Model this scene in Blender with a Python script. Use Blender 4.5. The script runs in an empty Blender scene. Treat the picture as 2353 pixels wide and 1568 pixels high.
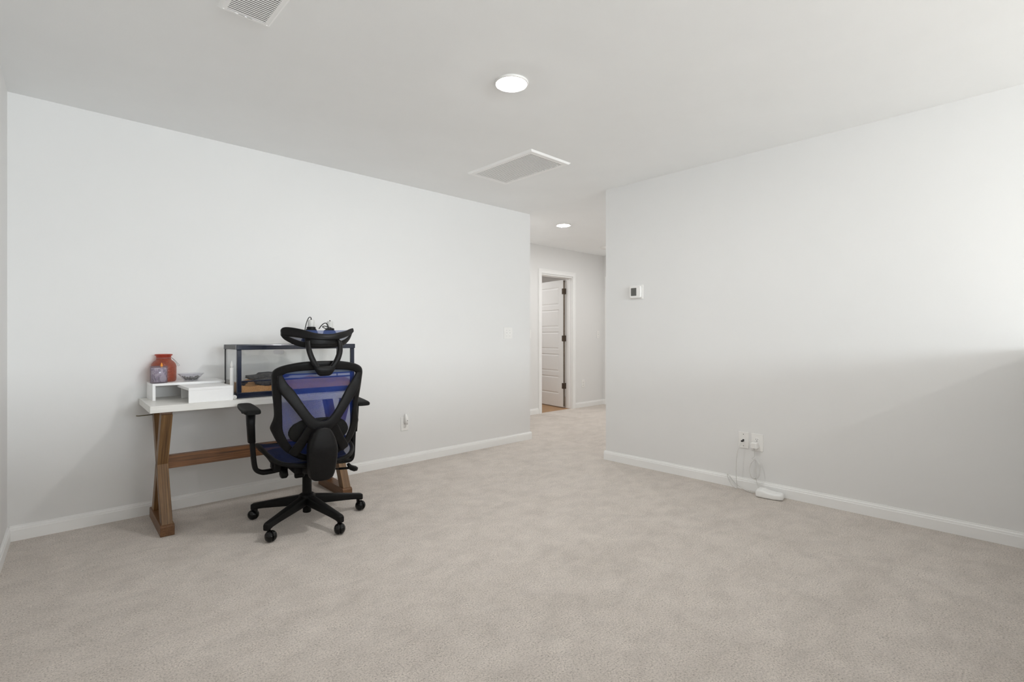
import bpy, bmesh, math, random
from mathutils import Vector, Matrix
random.seed(4)
PI = math.pi
S = bpy.context.scene
C = S.collection

# ------------------------------------------------------------------ camera, world, big lights, exposure
CAM_H = 1.112
cam_d = bpy.data.cameras.new('camera')
cam_d.sensor_width = 36.0
cam_d.lens = 36.0 * 1170.0 / 2353.0
cam_d.shift_y = -10.0 / 2353.0
cam_d.clip_start = 0.02
cam = bpy.data.objects.new('camera', cam_d)
cam.location = (0, 0, CAM_H)
cam.rotation_euler = (PI / 2, 0, math.radians(-43.44))
C.objects.link(cam)
S.camera = cam

W = bpy.data.worlds.new('sky')
W.use_nodes = True
W.node_tree.nodes['Background'].inputs[0].default_value = (0.75, 0.86, 1.0, 1)
W.node_tree.nodes['Background'].inputs[1].default_value = 1.0
S.world = W

S.view_settings.view_transform = 'Standard'
S.view_settings.look = 'None'
S.view_settings.exposure = -0.25
S.view_settings.gamma = 1.0
S.view_settings.use_curve_mapping = False
try:
    S.cycles.max_bounces = 12
    S.cycles.diffuse_bounces = 8
    S.cycles.transparent_max_bounces = 24
    S.cycles.sample_clamp_indirect = 6.0
    S.cycles.caustics_reflective = False
    S.cycles.caustics_refractive = False
except Exception:
    pass

REAR = -6.0           # rear wall of the open loft, holds the daylight window
CEIL = 2.44
LAMP_ROOM, LAMP_STAIR, LAMP_HALL, LAMP_BATH_ADDED = 390.0, 640.0, 280.0, 340.0   # lens radiance of each ceiling light
WIN_TILT = 8.0       # added tilt of the window lamp, meant to brighten the ceiling
WIN_W = 335.0         # watts of daylight through the rear window


def daylight(name, loc, rot, sx, sy, watts, col=(0.885, 0.955, 1.0)):
    d = bpy.data.lights.new(name, 'AREA')
    d.shape = 'RECTANGLE'
    d.size, d.size_y = sx, sy
    d.energy = watts
    d.color = col
    o = bpy.data.objects.new(name, d)
    o.location = loc
    o.rotation_euler = rot
    C.objects.link(o)
    return o


daylight('window_daylight', (1.35, REAR - 0.05, 1.765), (-PI / 2 - math.radians(-WIN_TILT), 0, PI), 2.88, 1.07, WIN_W)


# ------------------------------------------------------------------ materials
def new_mat(name):
    m = bpy.data.materials.new(name)
    m.use_nodes = True
    nt = m.node_tree
    return m, nt, nt.nodes['Principled BSDF'], nt.nodes['Material Output']


def node(nt, typ, **kw):
    n = nt.nodes.new(typ)
    for k, v in kw.items():
        setattr(n, k, v)
    return n


def noise(nt, scale, detail=3, vec=None, rough=0.55, dist=0.0):
    n = node(nt, 'ShaderNodeTexNoise')
    n.inputs['Scale'].default_value = scale
    n.inputs['Detail'].default_value = detail
    n.inputs['Roughness'].default_value = rough
    n.inputs['Distortion'].default_value = dist
    if vec is not None:
        nt.links.new(vec, n.inputs['Vector'])
    return n


def ramp(nt, fac, stops):
    r = node(nt, 'ShaderNodeValToRGB')
    e = r.color_ramp.elements
    while len(e) < len(stops):
        e.new(0.5)
    for i, (p, c) in enumerate(stops):
        e[i].position = p
        e[i].color = (*c, 1)
    nt.links.new(fac, r.inputs[0])
    return r.outputs[0]


def mixc(nt, fac, a, b, mode='MIX'):
    n = node(nt, 'ShaderNodeMix', data_type='RGBA', blend_type=mode)
    for sock, v in ((n.inputs[0], fac), (n.inputs[6], a), (n.inputs[7], b)):
        if isinstance(v, (int, float)):
            sock.default_value = v
        elif isinstance(v, tuple):
            sock.default_value = (*v, 1)
        else:
            nt.links.new(v, sock)
    return n.outputs[2]


def bump(nt, bsdf, h, strength, dist):
    b = node(nt, 'ShaderNodeBump')
    b.inputs['Strength'].default_value = strength
    b.inputs['Distance'].default_value = dist
    nt.links.new(h, b.inputs['Height'])
    nt.links.new(b.outputs[0], bsdf.inputs['Normal'])


def math_(nt, op, a, b=None):
    n = node(nt, 'ShaderNodeMath', operation=op)
    for i, v in enumerate((a, b)):
        if v is None:
            continue
        if isinstance(v, (int, float)):
            n.inputs[i].default_value = v
        else:
            nt.links.new(v, n.inputs[i])
    return n.outputs[0]


def objco(nt, scale=(1, 1, 1)):
    t = node(nt, 'ShaderNodeTexCoord')
    mp = node(nt, 'ShaderNodeMapping')
    mp.inputs['Scale'].default_value = scale
    nt.links.new(t.outputs['Object'], mp.inputs[0])
    return mp.outputs[0]


def plain(name, col, rough=0.5, metal=0.0, var=0.04, nscale=30.0, bmp=0.0, bscale=300.0, spec=0.5, coat=0.0):
    m, nt, b, o = new_mat(name)
    co = objco(nt)
    n = noise(nt, nscale, 3, co)
    lo = tuple(max(0, c * (1 - var)) for c in col)
    hi = tuple(min(1, c * (1 + var)) for c in col)
    nt.links.new(ramp(nt, n.outputs[0], [(0.3, lo), (0.7, hi)]), b.inputs['Base Color'])
    b.inputs['Roughness'].default_value = rough
    b.inputs['Metallic'].default_value = metal
    b.inputs['Specular IOR Level'].default_value = spec
    b.inputs['Coat Weight'].default_value = coat
    if bmp:
        bump(nt, b, noise(nt, bscale, 2, co).outputs[0], bmp, 0.001)
    return m


def carpet():
    m, nt, b, o = new_mat('carpet_pile')
    co = objco(nt)
    big = noise(nt, 4.2, 7, co, 0.74, 0.5)
    stroke = noise(nt, 8.0, 5, objco(nt, (0.8, 1.2, 1)), 0.7, 0.4)
    tuft = noise(nt, 150, 4, co, 0.8)
    fine = noise(nt, 420, 2, co, 0.7)
    patch = noise(nt, 11, 3, co, 0.6)
    base = ramp(nt, big.outputs[0], [(0.30, CARPET_LO), (0.66, CARPET_HI)])
    st = ramp(nt, stroke.outputs[0], [(0.34, (0.92, 0.92, 0.92)), (0.6, (1.04, 1.04, 1.04))])
    base = mixc(nt, 1.0, base, st, 'MULTIPLY')
    tf = ramp(nt, tuft.outputs[0], [(0.355, (0.40, 0.38, 0.365)), (0.43, (0.86, 0.85, 0.84)), (0.50, (1.0, 1.0, 1.0)), (0.62, (1.22, 1.22, 1.22))])
    amt = ramp(nt, patch.outputs[0], [(0.32, (0.6, 0.6, 0.6)), (0.62, (1.0, 1.0, 1.0))])
    base = mixc(nt, amt, base, mixc(nt, 1.0, base, tf, 'MULTIPLY'))
    nt.links.new(base, b.inputs['Base Color'])
    b.inputs['Roughness'].default_value = 0.95
    b.inputs['Specular IOR Level'].default_value = 0.1
    b.inputs['Sheen Weight'].default_value = 0.15
    h = math_(nt, 'ADD', tuft.outputs[0], math_(nt, 'MULTIPLY', fine.outputs[0], 0.5))
    bump(nt, b, h, 0.8, 0.0055)
    return m


def wood(name, dark, mid, light, axis=2, rough=0.45, stretch=0.022, scale=150):
    m, nt, b, o = new_mat(name)
    sc = [1.0, 1.0, 1.0]
    for ax in (axis if isinstance(axis, tuple) else (axis,)):
        sc[ax] = stretch
    co = objco(nt, tuple(sc))
    n = noise(nt, scale, 5, co, 0.6, 0.15)
    n2 = noise(nt, 3, 1, objco(nt))
    base = ramp(nt, n.outputs[0], [(0.28, dark), (0.5, mid), (0.72, light)])
    tone = ramp(nt, n2.outputs[0], [(0.3, (0.92, 0.92, 0.9)), (0.7, (1.06, 1.06, 1.06))])
    nt.links.new(mixc(nt, 1.0, base, tone, 'MULTIPLY'), b.inputs['Base Color'])
    b.inputs['Roughness'].default_value = rough
    bump(nt, b, n.outputs[0], 0.25, 0.001)
    return m


def thin_glass(name, tint=(0.97, 0.985, 0.98), gloss=1.0):
    m, nt, b, o = new_mat(name)
    nt.nodes.remove(b)
    tr = node(nt, 'ShaderNodeBsdfTransparent')
    tr.inputs[0].default_value = (*tint, 1)
    gl = node(nt, 'ShaderNodeBsdfGlossy')
    gl.inputs['Roughness'].default_value = 0.02
    fr = node(nt, 'ShaderNodeFresnel')
    geo = node(nt, 'ShaderNodeNewGeometry')
    ior = math_(nt, 'SUBTRACT', 1.5, math_(nt, 'MULTIPLY', geo.outputs['Backfacing'], 1.5 - 1 / 1.5))
    nt.links.new(ior, fr.inputs[0])
    mx = node(nt, 'ShaderNodeMixShader')
    nt.links.new(math_(nt, 'MULTIPLY', fr.outputs[0], gloss), mx.inputs[0])
    nt.links.new(tr.outputs[0], mx.inputs[1])
    nt.links.new(gl.outputs[0], mx.inputs[2])
    nt.links.new(mx.outputs[0], o.inputs[0])
    return m


def jar_glass(name, col, body, pattern=None, gloss=0.12):
    """coloured glass: tinted see-through, some body colour, a glossy skin, moulded bumps"""
    m, nt, b, o = new_mat(name)
    b.inputs['Base Color'].default_value = (*body, 1)
    b.inputs['Roughness'].default_value = 0.12
    b.inputs['Specular IOR Level'].default_value = 0.8
    tr = node(nt, 'ShaderNodeBsdfTransparent')
    tr.inputs[0].default_value = (*col, 1)
    mx = node(nt, 'ShaderNodeMixShader')
    mx.inputs[0].default_value = gloss
    if pattern == 'beads':
        v = node(nt, 'ShaderNodeTexVoronoi')
        v.inputs['Scale'].default_value = 260
        nt.links.new(objco(nt), v.inputs['Vector'])
        bump(nt, b, v.outputs[0], 0.6, 0.002)
        c = ramp(nt, v.outputs[0], [(0.1, tuple(min(1, x * 1.3) for x in body)), (0.55, tuple(x * 0.85 for x in body))])
        nt.links.new(c, b.inputs['Base Color'])
    if pattern == 'leaves':
        n9 = noise(nt, 38, 2, objco(nt, (1, 1, 0.7)), 0.5, 1.6)
        c = ramp(nt, n9.outputs[0], [(0.36, body), (0.44, (0.52, 0.44, 0.52)), (0.50, (0.82, 0.75, 0.78)), (0.66, (0.88, 0.83, 0.84))])
        nt.links.new(c, b.inputs['Base Color'])
    nt.links.new(tr.outputs[0], mx.inputs[1])
    nt.links.new(b.outputs[0], mx.inputs[2])
    nt.links.new(mx.outputs[0], o.inputs[0])
    return m


def net_fabric(name, col, px=0.0048, pz=0.0068, thr=0.62, plane='xz'):
    """woven chair net: staggered open cells, real see-through holes"""
    m, nt, b, o = new_mat(name)
    t = node(nt, 'ShaderNodeTexCoord')
    sp = node(nt, 'ShaderNodeSeparateXYZ')
    nt.links.new(t.outputs['Object'], sp.inputs[0])
    a = math_(nt, 'COSINE', math_(nt, 'MULTIPLY', sp.outputs[0], 2 * PI / px))
    c = math_(nt, 'COSINE', math_(nt, 'MULTIPLY', sp.outputs[2 if plane == 'xz' else 1], 2 * PI / pz))
    f = math_(nt, 'ABSOLUTE', math_(nt, 'ADD', a, c))
    hole = math_(nt, 'GREATER_THAN', f, thr)
    n = noise(nt, 40, 2, t.outputs['Object'])
    nt.links.new(ramp(nt, n.outputs[0], [(0.3, tuple(x * 0.85 for x in col)), (0.7, col)]), b.inputs['Base Color'])
    b.inputs['Roughness'].default_value = 0.6
    b.inputs['Specular IOR Level'].default_value = 0.2
    tr = node(nt, 'ShaderNodeBsdfTransparent')
    mx = node(nt, 'ShaderNodeMixShader')
    nt.links.new(hole, mx.inputs[0])
    nt.links.new(b.outputs[0], mx.inputs[1])
    nt.links.new(tr.outputs[0], mx.inputs[2])
    nt.links.new(mx.outputs[0], o.inputs[0])
    return m


def emitter(name, col, strength):
    m, nt, b, o = new_mat(name)
    nt.nodes.remove(b)
    e = node(nt, 'ShaderNodeEmission')
    e.inputs[0].default_value = (*col, 1)
    e.inputs[1].default_value = strength
    nt.links.new(e.outputs[0], o.inputs[0])
    return m


CARPET_LO = (0.625, 0.566, 0.512)
CARPET_HI = (0.72, 0.658, 0.602)
M = {}
M['wall'] = plain('wall_paint', (0.78, 0.777, 0.769), 0.75, var=0.008, nscale=2, bmp=0.12, bscale=160, spec=0.25)
M['ceiling'] = plain('ceiling_paint', (0.905, 0.913, 0.915), 0.9, var=0.01, nscale=3, bmp=0.18, bscale=120, spec=0.15)
M['trim'] = plain('trim_paint', (0.88, 0.88, 0.87), 0.35, var=0.006, nscale=4, spec=0.5)
M['carpet'] = carpet()
M['white_plastic'] = plain('white_plastic', (0.84, 0.83, 0.81), 0.35, var=0.01)
M['vent_white'] = plain('vent_enamel', (0.95, 0.95, 0.945), 0.45, var=0.01)
M['vent_dark'] = plain('vent_duct', (0.16, 0.155, 0.15), 0.8, var=0.05)
M['slot'] = plain('slot_dark', (0.02, 0.02, 0.02), 0.6)
M['screen'] = plain('thermostat_screen', (0.12, 0.118, 0.108), 0.25, var=0.12, nscale=120)
M['digit'] = plain('screen_digit', (0.055, 0.054, 0.05), 0.4)
M['bronze'] = plain('hinge_bronze', (0.10, 0.075, 0.055), 0.4, metal=0.7, var=0.15, nscale=200)
M['bath_floor'] = wood('bath_floor_wood', (0.22, 0.11, 0.045), (0.36, 0.20, 0.09), (0.45, 0.27, 0.13), 0, 0.4)
M['desk_wood'] = wood('desk_leg_wood', (0.07, 0.035, 0.014), (0.18, 0.095, 0.038), (0.285, 0.165, 0.07), (1, 2), 0.42)
M['desk_rail'] = wood('desk_rail_wood', (0.045, 0.022, 0.012), (0.17, 0.075, 0.03), (0.27, 0.125, 0.055), 0, 0.42)
M['desk_foot'] = wood('desk_foot_wood', (0.085, 0.038, 0.015), (0.155, 0.072, 0.029), (0.20, 0.10, 0.042), 1, 0.42)
M['desk_top'] = wood('desk_white_laminate', (0.66, 0.645, 0.62), (0.75, 0.74, 0.71), (0.80, 0.79, 0.765), 0, 0.4, 0.04, 40)
M['riser'] = plain('riser_white', (0.86, 0.855, 0.85), 0.4, var=0.01)
M['black'] = plain('chair_black_plastic', (0.0075, 0.0072, 0.0072), 0.46, var=0.15, nscale=60, bmp=0.08, bscale=700, spec=0.15)
M['black_soft'] = plain('chair_black_pad', (0.0085, 0.0085, 0.008), 0.6, var=0.2, nscale=60, bmp=0.12, bscale=900, spec=0.15)
M['black_gloss'] = plain('castor_gloss', (0.005, 0.005, 0.005), 0.12, var=0.1, spec=0.3)
M['black_frame'] = plain('back_frame_plastic', (0.0085, 0.008, 0.008), 0.42, var=0.15, nscale=50, bmp=0.06, bscale=700, spec=0.15)
M['strip'] = plain('mesh_edge_strip', (0.10, 0.13, 0.19), 0.5)
M['net'] = net_fabric('back_net', (0.013, 0.046, 0.28), thr=1.08)
M['net_seat'] = net_fabric('seat_net', (0.006, 0.015, 0.075), thr=1.25, plane='xy')
M['net_head'] = net_fabric('head_net', (0.045, 0.075, 0.21), thr=1.1)
M['lid_net'] = net_fabric('lid_wire_net', (0.03, 0.03, 0.03), 0.003, 0.003, 0.45, 'xy')
M['tank'] = plain('tank_navy_frame', (0.007, 0.011, 0.027), 0.2, var=0.1, coat=0.3)
M['tank_grey'] = plain('tank_side_rail', (0.05, 0.048, 0.05), 0.4)
M['pane'] = thin_glass('tank_glass', (0.985, 0.99, 0.99))
M['sand'] = plain('desert_sand', (0.52, 0.27, 0.10), 0.95, var=0.22, nscale=180, bmp=0.5, bscale=400)
M['rock'] = plain('grey_rock', (0.085, 0.082, 0.075), 0.9, var=0.45, nscale=70, bmp=0.8, bscale=150)
M['dark_rock'] = plain('dark_pebble', (0.025, 0.022, 0.02), 0.9, var=0.3, nscale=90)
M['red_glass'] = jar_glass('red_glass', (0.88, 0.45, 0.33), (0.36, 0.088, 0.048), 'beads', 0.6)
M['red_rim'] = jar_glass('red_glass_rim', (0.90, 0.42, 0.33), (0.40, 0.075, 0.045), None, 0.45)
M['lilac_glass'] = jar_glass('lilac_glass', (0.90, 0.885, 0.92), (0.40, 0.38, 0.42), None, 0.16)
M['lilac_leaf'] = jar_glass('lilac_leaf_print', (0.9, 0.85, 0.9), (0.36, 0.33, 0.37), 'leaves', 0.95)
M['flame'] = plain('orange_flame_plastic', (0.78, 0.28, 0.02), 0.35, var=0.1)
M['wax'] = plain('candle_wax', (0.82, 0.81, 0.79), 0.5, var=0.01)
M['wire'] = plain('steel_wire', (0.45, 0.45, 0.46), 0.3, metal=1.0)
M['bowl'] = thin_glass('bowl_glass', (0.93, 0.93, 0.95), 1.4)
M['bead'] = plain('silver_bead', (0.24, 0.24, 0.22), 0.25, metal=0.6, var=0.8, nscale=160)
M['socket_white'] = plain('lamp_socket_white', (0.60, 0.60, 0.58), 0.5, var=0.03)
M['cable_black'] = plain('black_cord', (0.012, 0.012, 0.012), 0.45)
M['cable_white'] = plain('white_cord', (0.66, 0.65, 0.63), 0.45)
M['brass'] = plain('dark_brass', (0.12, 0.095, 0.045), 0.4, metal=0.6)
M['leaf'] = plain('plant_green', (0.06, 0.08, 0.03), 0.7, var=0.3)
M['led'] = plain('router_body', (0.88, 0.88, 0.87), 0.3, var=0.005)


# ------------------------------------------------------------------ mesh helpers
class MB:
    def __init__(self, off=(0, 0, 0)):
        self.v, self.f, self.sm, self.off = [], [], [], Vector(off)

    def _add(self, vs, fs, smooth):
        n = len(self.v)
        self.v += [Vector(p) - self.off for p in vs]
        self.f += [tuple(i + n for i in f) for f in fs]
        self.sm += [smooth] * len(fs)
        return self

    def box(self, x0, x1, y0, y1, z0, z1):
        vs = [(x, y, z) for z in (z0, z1) for y in (y0, y1) for x in (x0, x1)]
        return self._add(vs, [(0, 2, 3, 1), (4, 5, 7, 6), (0, 1, 5, 4), (2, 6, 7, 3), (0, 4, 6, 2), (1, 3, 7, 5)], False)

    def prism(self, poly, vec, smooth=False):
        n = len(poly)
        a = [Vector(p) for p in poly]
        b = [p + Vector(vec) for p in a]
        fs = [tuple(range(n))[::-1], tuple(range(n, 2 * n))]
        self._add(a + b, fs, False)
        m = len(self.v) - 2 * n
        for i in range(n):
            j = (i + 1) % n
            self.f.append((m + i, m + j, m + n + j, m + n + i))
            self.sm.append(smooth)
        return self

    def loft(self, secs, closed=False, n=16, e=2.6, cap=True):
        """secs: (centre, half-width vector, half-thickness vector[, exponent])"""
        rings = []
        for s in secs:
            c, w, t = Vector(s[0]), Vector(s[1]), Vector(s[2])
            ee = s[3] if len(s) > 3 else e
            r = []
            for k in range(n):
                a = 2 * PI * (k + 0.5) / n
                ca, sa = math.cos(a), math.sin(a)
                r.append(c + w * (math.copysign(abs(ca) ** (2 / ee), ca)) + t * (math.copysign(abs(sa) ** (2 / ee), sa)))
            rings.append(r)
        vs = [p for r in rings for p in r]
        m = len(rings)
        fs = []
        for i in range(m if closed else m - 1):
            j = (i + 1) % m
            for k in range(n):
                l = (k + 1) % n
                fs.append((i * n + k, i * n + l, j * n + l, j * n + k))
        self._add(vs, fs, True)
        if not closed and cap:
            b = len(self.v) - m * n
            self.f.append(tuple(b + k for k in range(n))[::-1])
            self.f.append(tuple(b + (m - 1) * n + k for k in range(n)))
            self.sm += [False, False]
        return self

    def tube(self, path, r, n=8, closed=False):
        P = [Vector(p) for p in path]
        m = len(P)
        secs = []
        up = Vector((0.13, 0.21, 0.97))
        prev = None
        for i in range(m):
            if closed:
                t = P[(i + 1) % m] - P[i - 1]
            else:
                t = P[min(i + 1, m - 1)] - P[max(i - 1, 0)]
            t.normalize()
            if prev is None:
                prev = t.cross(up)
                if prev.length < 1e-4:
                    prev = t.cross(Vector((1, 0, 0)))
            w = prev - t * prev.dot(t)
            w.normalize()
            prev = w
            rr = r[i] if isinstance(r, (list, tuple)) else r
            secs.append((P[i], w * rr, t.cross(w) * rr, 2.0))
        return self.loft(secs, closed, n)

    def lathe(self, prof, cx=0, cy=0, n=32, axis='z', cz=0):
        vs, fs = [], []
        for r, h in prof:
            for k in range(n):
                a = 2 * PI * k / n
                if axis == 'z':
                    vs.append((cx + r * math.cos(a), cy + r * math.sin(a), cz + h))
                elif axis == 'x':
                    vs.append((cx + h, cy + r * math.cos(a), cz + r * math.sin(a)))
                else:
                    vs.append((cx + r * math.sin(a), cy + h, cz + r * math.cos(a)))
        for i in range(len(prof) - 1):
            for k in range(n):
                l = (k + 1) % n
                fs.append((i * n + k, i * n + l, (i + 1) * n + l, (i + 1) * n + k))
        return self._add(vs, fs, True)

    def grid(self, fn, nu, nv):
        vs = [fn(i / (nu - 1), j / (nv - 1)) for j in range(nv) for i in range(nu)]
        fs = [(j * nu + i, j * nu + i + 1, (j + 1) * nu + i + 1, (j + 1) * nu + i) for j in range(nv - 1) for i in range(nu - 1)]
        return self._add(vs, fs, True)

    def build(self, name, m, parent=None, bevel=0.0, seg=2, loc=None):
        me = bpy.data.meshes.new(name)
        me.from_pydata([tuple(p) for p in self.v], [], self.f)
        me.update()
        bm = bmesh.new()
        bm.from_mesh(me)
        bmesh.ops.remove_doubles(bm, verts=bm.verts, dist=1e-6)
        bmesh.ops.recalc_face_normals(bm, faces=bm.faces)
        bm.to_mesh(me)
        bm.free()
        if len(me.polygons) == len(self.sm):
            me.polygons.foreach_set('use_smooth', self.sm)
        else:
            me.polygons.foreach_set('use_smooth', [all(self.sm)] * len(me.polygons))
        me.materials.append(M[m] if isinstance(m, str) else m)
        o = bpy.data.objects.new(name, me)
        C.objects.link(o)
        if parent is not None:
            o.parent = parent
        else:
            o.location = self.off
        if loc is not None:
            o.location = loc
        if bevel:
            md = o.modifiers.new('bevel', 'BEVEL')
            md.width = bevel
            md.segments = seg
            md.limit_method = 'ANGLE'
            md.angle_limit = math.radians(40)
        return o


def catmull(pts, per=6, closed=False):
    P = [Vector(p) for p in pts]
    n = len(P)
    out = []
    rng = range(n if closed else n - 1)
    for i in rng:
        if closed:
            p0, p1, p2, p3 = P[i - 1], P[i], P[(i + 1) % n], P[(i + 2) % n]
        else:
            p0, p1, p2, p3 = P[max(i - 1, 0)], P[i], P[i + 1], P[min(i + 2, n - 1)]
        for k in range(per):
            t = k / per
            out.append(0.5 * ((2 * p1) + (p2 - p0) * t + (2 * p0 - 5 * p1 + 4 * p2 - p3) * t * t + (3 * p1 - p0 - 3 * p2 + p3) * t ** 3))
    if not closed:
        out.append(P[-1])
    return out


def interp(x, xs, ys):
    if x <= xs[0]:
        return ys[0]
    for i in range(len(xs) - 1):
        if x <= xs[i + 1]:
            t = (x - xs[i]) / (xs[i + 1] - xs[i])
            return ys[i] + t * (ys[i + 1] - ys[i])
    return ys[-1]


def thing(name, label, cat, loc=(0, 0, 0), rz=0.0, group=None):
    o = bpy.data.objects.new(name, None)
    o.empty_display_size = 0.05
    C.objects.link(o)
    o.location = loc
    o.rotation_euler = (0, 0, rz)
    return tag(o, label, cat, group)


def tag(o, label, cat, group=None, kind=None):
    o['label'] = label
    o['category'] = cat
    if group:
        o['group'] = group
    if kind:
        o['kind'] = kind
    return o


def struct(o, label=None):
    o['kind'] = 'structure'
    if label:
        o['label'] = label
    return o


# ------------------------------------------------------------------ the room
YA = 3.88      # wall behind the desk
XB = 3.79      # right wall
XE = 3.945     # end of the desk wall
HB = 2.765     # corner of the right wall at the hall
YH = 5.07      # far wall of the hall
XH = 6.87      # end wall of the hall

b = MB().box(-0.75, XH + 0.1, REAR - 0.1, YH + 0.02, -0.12, 0.0)
struct(b.build('floor', 'carpet'), 'beige cut pile carpet')
b = MB().box(4.4, 7.3, YH + 0.02, 7.6, -0.12, -0.002)
struct(b.build('floor_bath', 'bath_floor'), 'brown wood floor beyond the hall door')
b = MB().box(-0.75, 7.3, REAR - 0.1, 7.6, CEIL, CEIL + 0.12)
struct(b.build('ceiling', 'ceiling'), 'off white ceiling')

# desk wall (a solid block that the hall turns around)
b = MB().box(-0.3, XE, YA, YH + 0.12, 0.0, CEIL)
struct(b.build('wall_desk', 'wall'), 'pale grey painted wall behind the desk')
# right wall with thickness, from the hall corner back to the rear wall
b = MB().box(XB, XB + 0.12, REAR - 0.1, HB, 0.0, CEIL)
struct(b.build('wall_right', 'wall'), 'pale grey painted wall at the right')
b = MB().box(XB + 0.12, XH + 0.12, HB - 0.12, HB, 0.0, CEIL)
struct(b.build('wall_hall_near', 'wall'))
# left wall, slightly out of square
b = MB()
q = [(-0.088, YA + 0.02, 0), (-0.53, REAR - 0.1, 0), (-0.66, REAR - 0.1, 0), (-0.3, YA + 0.02, 0)]
b.prism(q, (0, 0, CEIL))
struct(b.build('wall_left', 'wall'))
# rear wall with a wide high window opening
wx0, wx1, wz0, wz1 = -0.1, 2.8, 1.22, 2.31
b = MB().box(-0.66, XB, REAR - 0.12, REAR, 0, wz0).box(-0.66, XB, REAR - 0.12, REAR, wz1, CEIL)
b.box(-0.66, wx0, REAR - 0.12, REAR, wz0, wz1).box(wx1, XB, REAR - 0.12, REAR, wz0, wz1)
struct(b.build('wall_rear', 'wall'))
w = struct(MB().box(wx0 - 0.07, wx1 + 0.07, REAR, REAR + 0.018, wz1, wz1 + 0.07).box(wx0 - 0.07, wx1 + 0.07, REAR, REAR + 0.03, wz0 - 0.07, wz0)
           .box(wx0 - 0.07, wx0, REAR, REAR + 0.018, wz0, wz1).box(wx1, wx1 + 0.07, REAR, REAR + 0.018, wz0, wz1).build('window_1', 'trim'))
MB().box(wx0, wx1, REAR - 0.06, REAR - 0.052, wz0, wz1).build('pane', 'pane', w)
# half-height wall of the stair opening, unseen; its left run is added to block window light
b = MB().box(-0.26, XB, -0.115, -0.004, 0.0, 1.045).box(-0.27, XB, -0.128, -0.001, 1.045, 1.061)
struct(b.build('wall_half', 'wall'))

# hall: far wall with the door opening, end wall with a closed door
DX0, DX1, DZ = 5.385, 6.075, 2.03
b = MB().box(XE, DX0, YH, YH + 0.12, 0, CEIL).box(DX1, XH, YH, YH + 0.12, 0, CEIL).box(DX0, DX1, YH, YH + 0.12, DZ, CEIL)
struct(b.build('wall_hall_far', 'wall'))
ED0, ED1 = 4.15, 4.955
b = MB().box(XH, XH + 0.12, HB, ED0, 0, CEIL).box(XH, XH + 0.12, ED1, YH + 0.12, 0, CEIL).box(XH, XH + 0.12, ED0, ED1, DZ, CEIL)
struct(b.build('wall_hall_end', 'wall'))
# room beyond the hall door
b = MB().box(4.4, 4.5, YH + 0.12, 7.6, 0, CEIL).box(7.2, 7.3, YH + 0.12, 7.6, 0, CEIL).box(4.4, 7.3, 7.5, 7.6, 0, CEIL)
b.box(XH, 7.3, YH + 0.06, YH + 0.12, 0, CEIL)
struct(b.build('wall_bath', 'wall'))


def baseboard(name, p0, p1, nrm, h=0.082, t=0.014, e0=0.0, e1=0.0):
    """profiled board from p0 to p1, standing out along nrm"""
    p0, p1, nrm = Vector((*p0, 0)), Vector((*p1, 0)), Vector((*nrm, 0)).normalized()
    d = (p1 - p0).normalized()
    p0, p1 = p0 - d * e0, p1 + d * e1
    prof = [(0, 0), (t, 0), (t, h - 0.024), (t - 0.002, h - 0.021), (t - 0.003, h - 0.012), (t - 0.008, h - 0.008), (t - 0.009, h), (0, h)]
    poly = [p0 + nrm * a + Vector((0, 0, z)) for a, z in prof]
    o = MB(p0).prism(poly, p1 - p0).build(name, 'trim')
    return struct(o, 'white moulded baseboard')


baseboard('baseboard_desk', (-0.08, YA), (XE, YA), (0, -1), e1=0.014)
baseboard('baseboard_desk_end', (XE, YA), (XE, YH), (1, 0))
baseboard('baseboard_right', (XB, 0.0), (XB, HB), (-1, 0), e1=0.014)
baseboard('baseboard_right_end', (XB, HB), (XH, HB), (0, 1))
baseboard('baseboard_left', (-0.29, 0.0), (-0.0885, YA), (1, -0.052))
baseboard('baseboard_hall_far', (XE, YH), (DX0 - 0.062, YH), (0, -1))
baseboard('baseboard_hall_side', (DX1 + 0.068, YH), (XH, YH), (0, -1))
baseboard('baseboard_hall_end', (XH, ED1 + 0.064), (XH, YH), (-1, 0))

# door casings
def casing(name, x0, x1, y, nrm, z, wd, t=0.017, axis='x'):
    b = MB()
    if axis == 'x':
        ya, yb = sorted((y, y + nrm * t))
        yc = sorted((y + nrm * t, y + nrm * (t + 0.004)))
        b.box(x0 - wd, x0 - 0.004, ya, yb, 0, z + wd).box(x1 + 0.004, x1 + wd, ya, yb, 0, z + wd).box(x0 - 0.004, x1 + 0.004, ya, yb, z + 0.004, z + wd)
        b.box(x0 - wd, x0 - wd + 0.014, yc[0], yc[1], 0, z + wd).box(x1 + wd - 0.014, x1 + wd, yc[0], yc[1], 0, z + wd)
        b.box(x0 - wd + 0.014, x1 + wd - 0.014, yc[0], yc[1], z + wd - 0.014, z + wd)
    else:
        xa, xb = sorted((y, y + nrm * t))
        b.box(xa, xb, x0 - wd, x0 - 0.004, 0, z + wd).box(xa, xb, x1 + 0.004, x1 + wd, 0, z + wd).box(xa, xb, x0 - 0.004, x1 + 0.004, z + 0.004, z + wd)
    return struct(b.build(name, 'trim'), 'white door casing')


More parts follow.
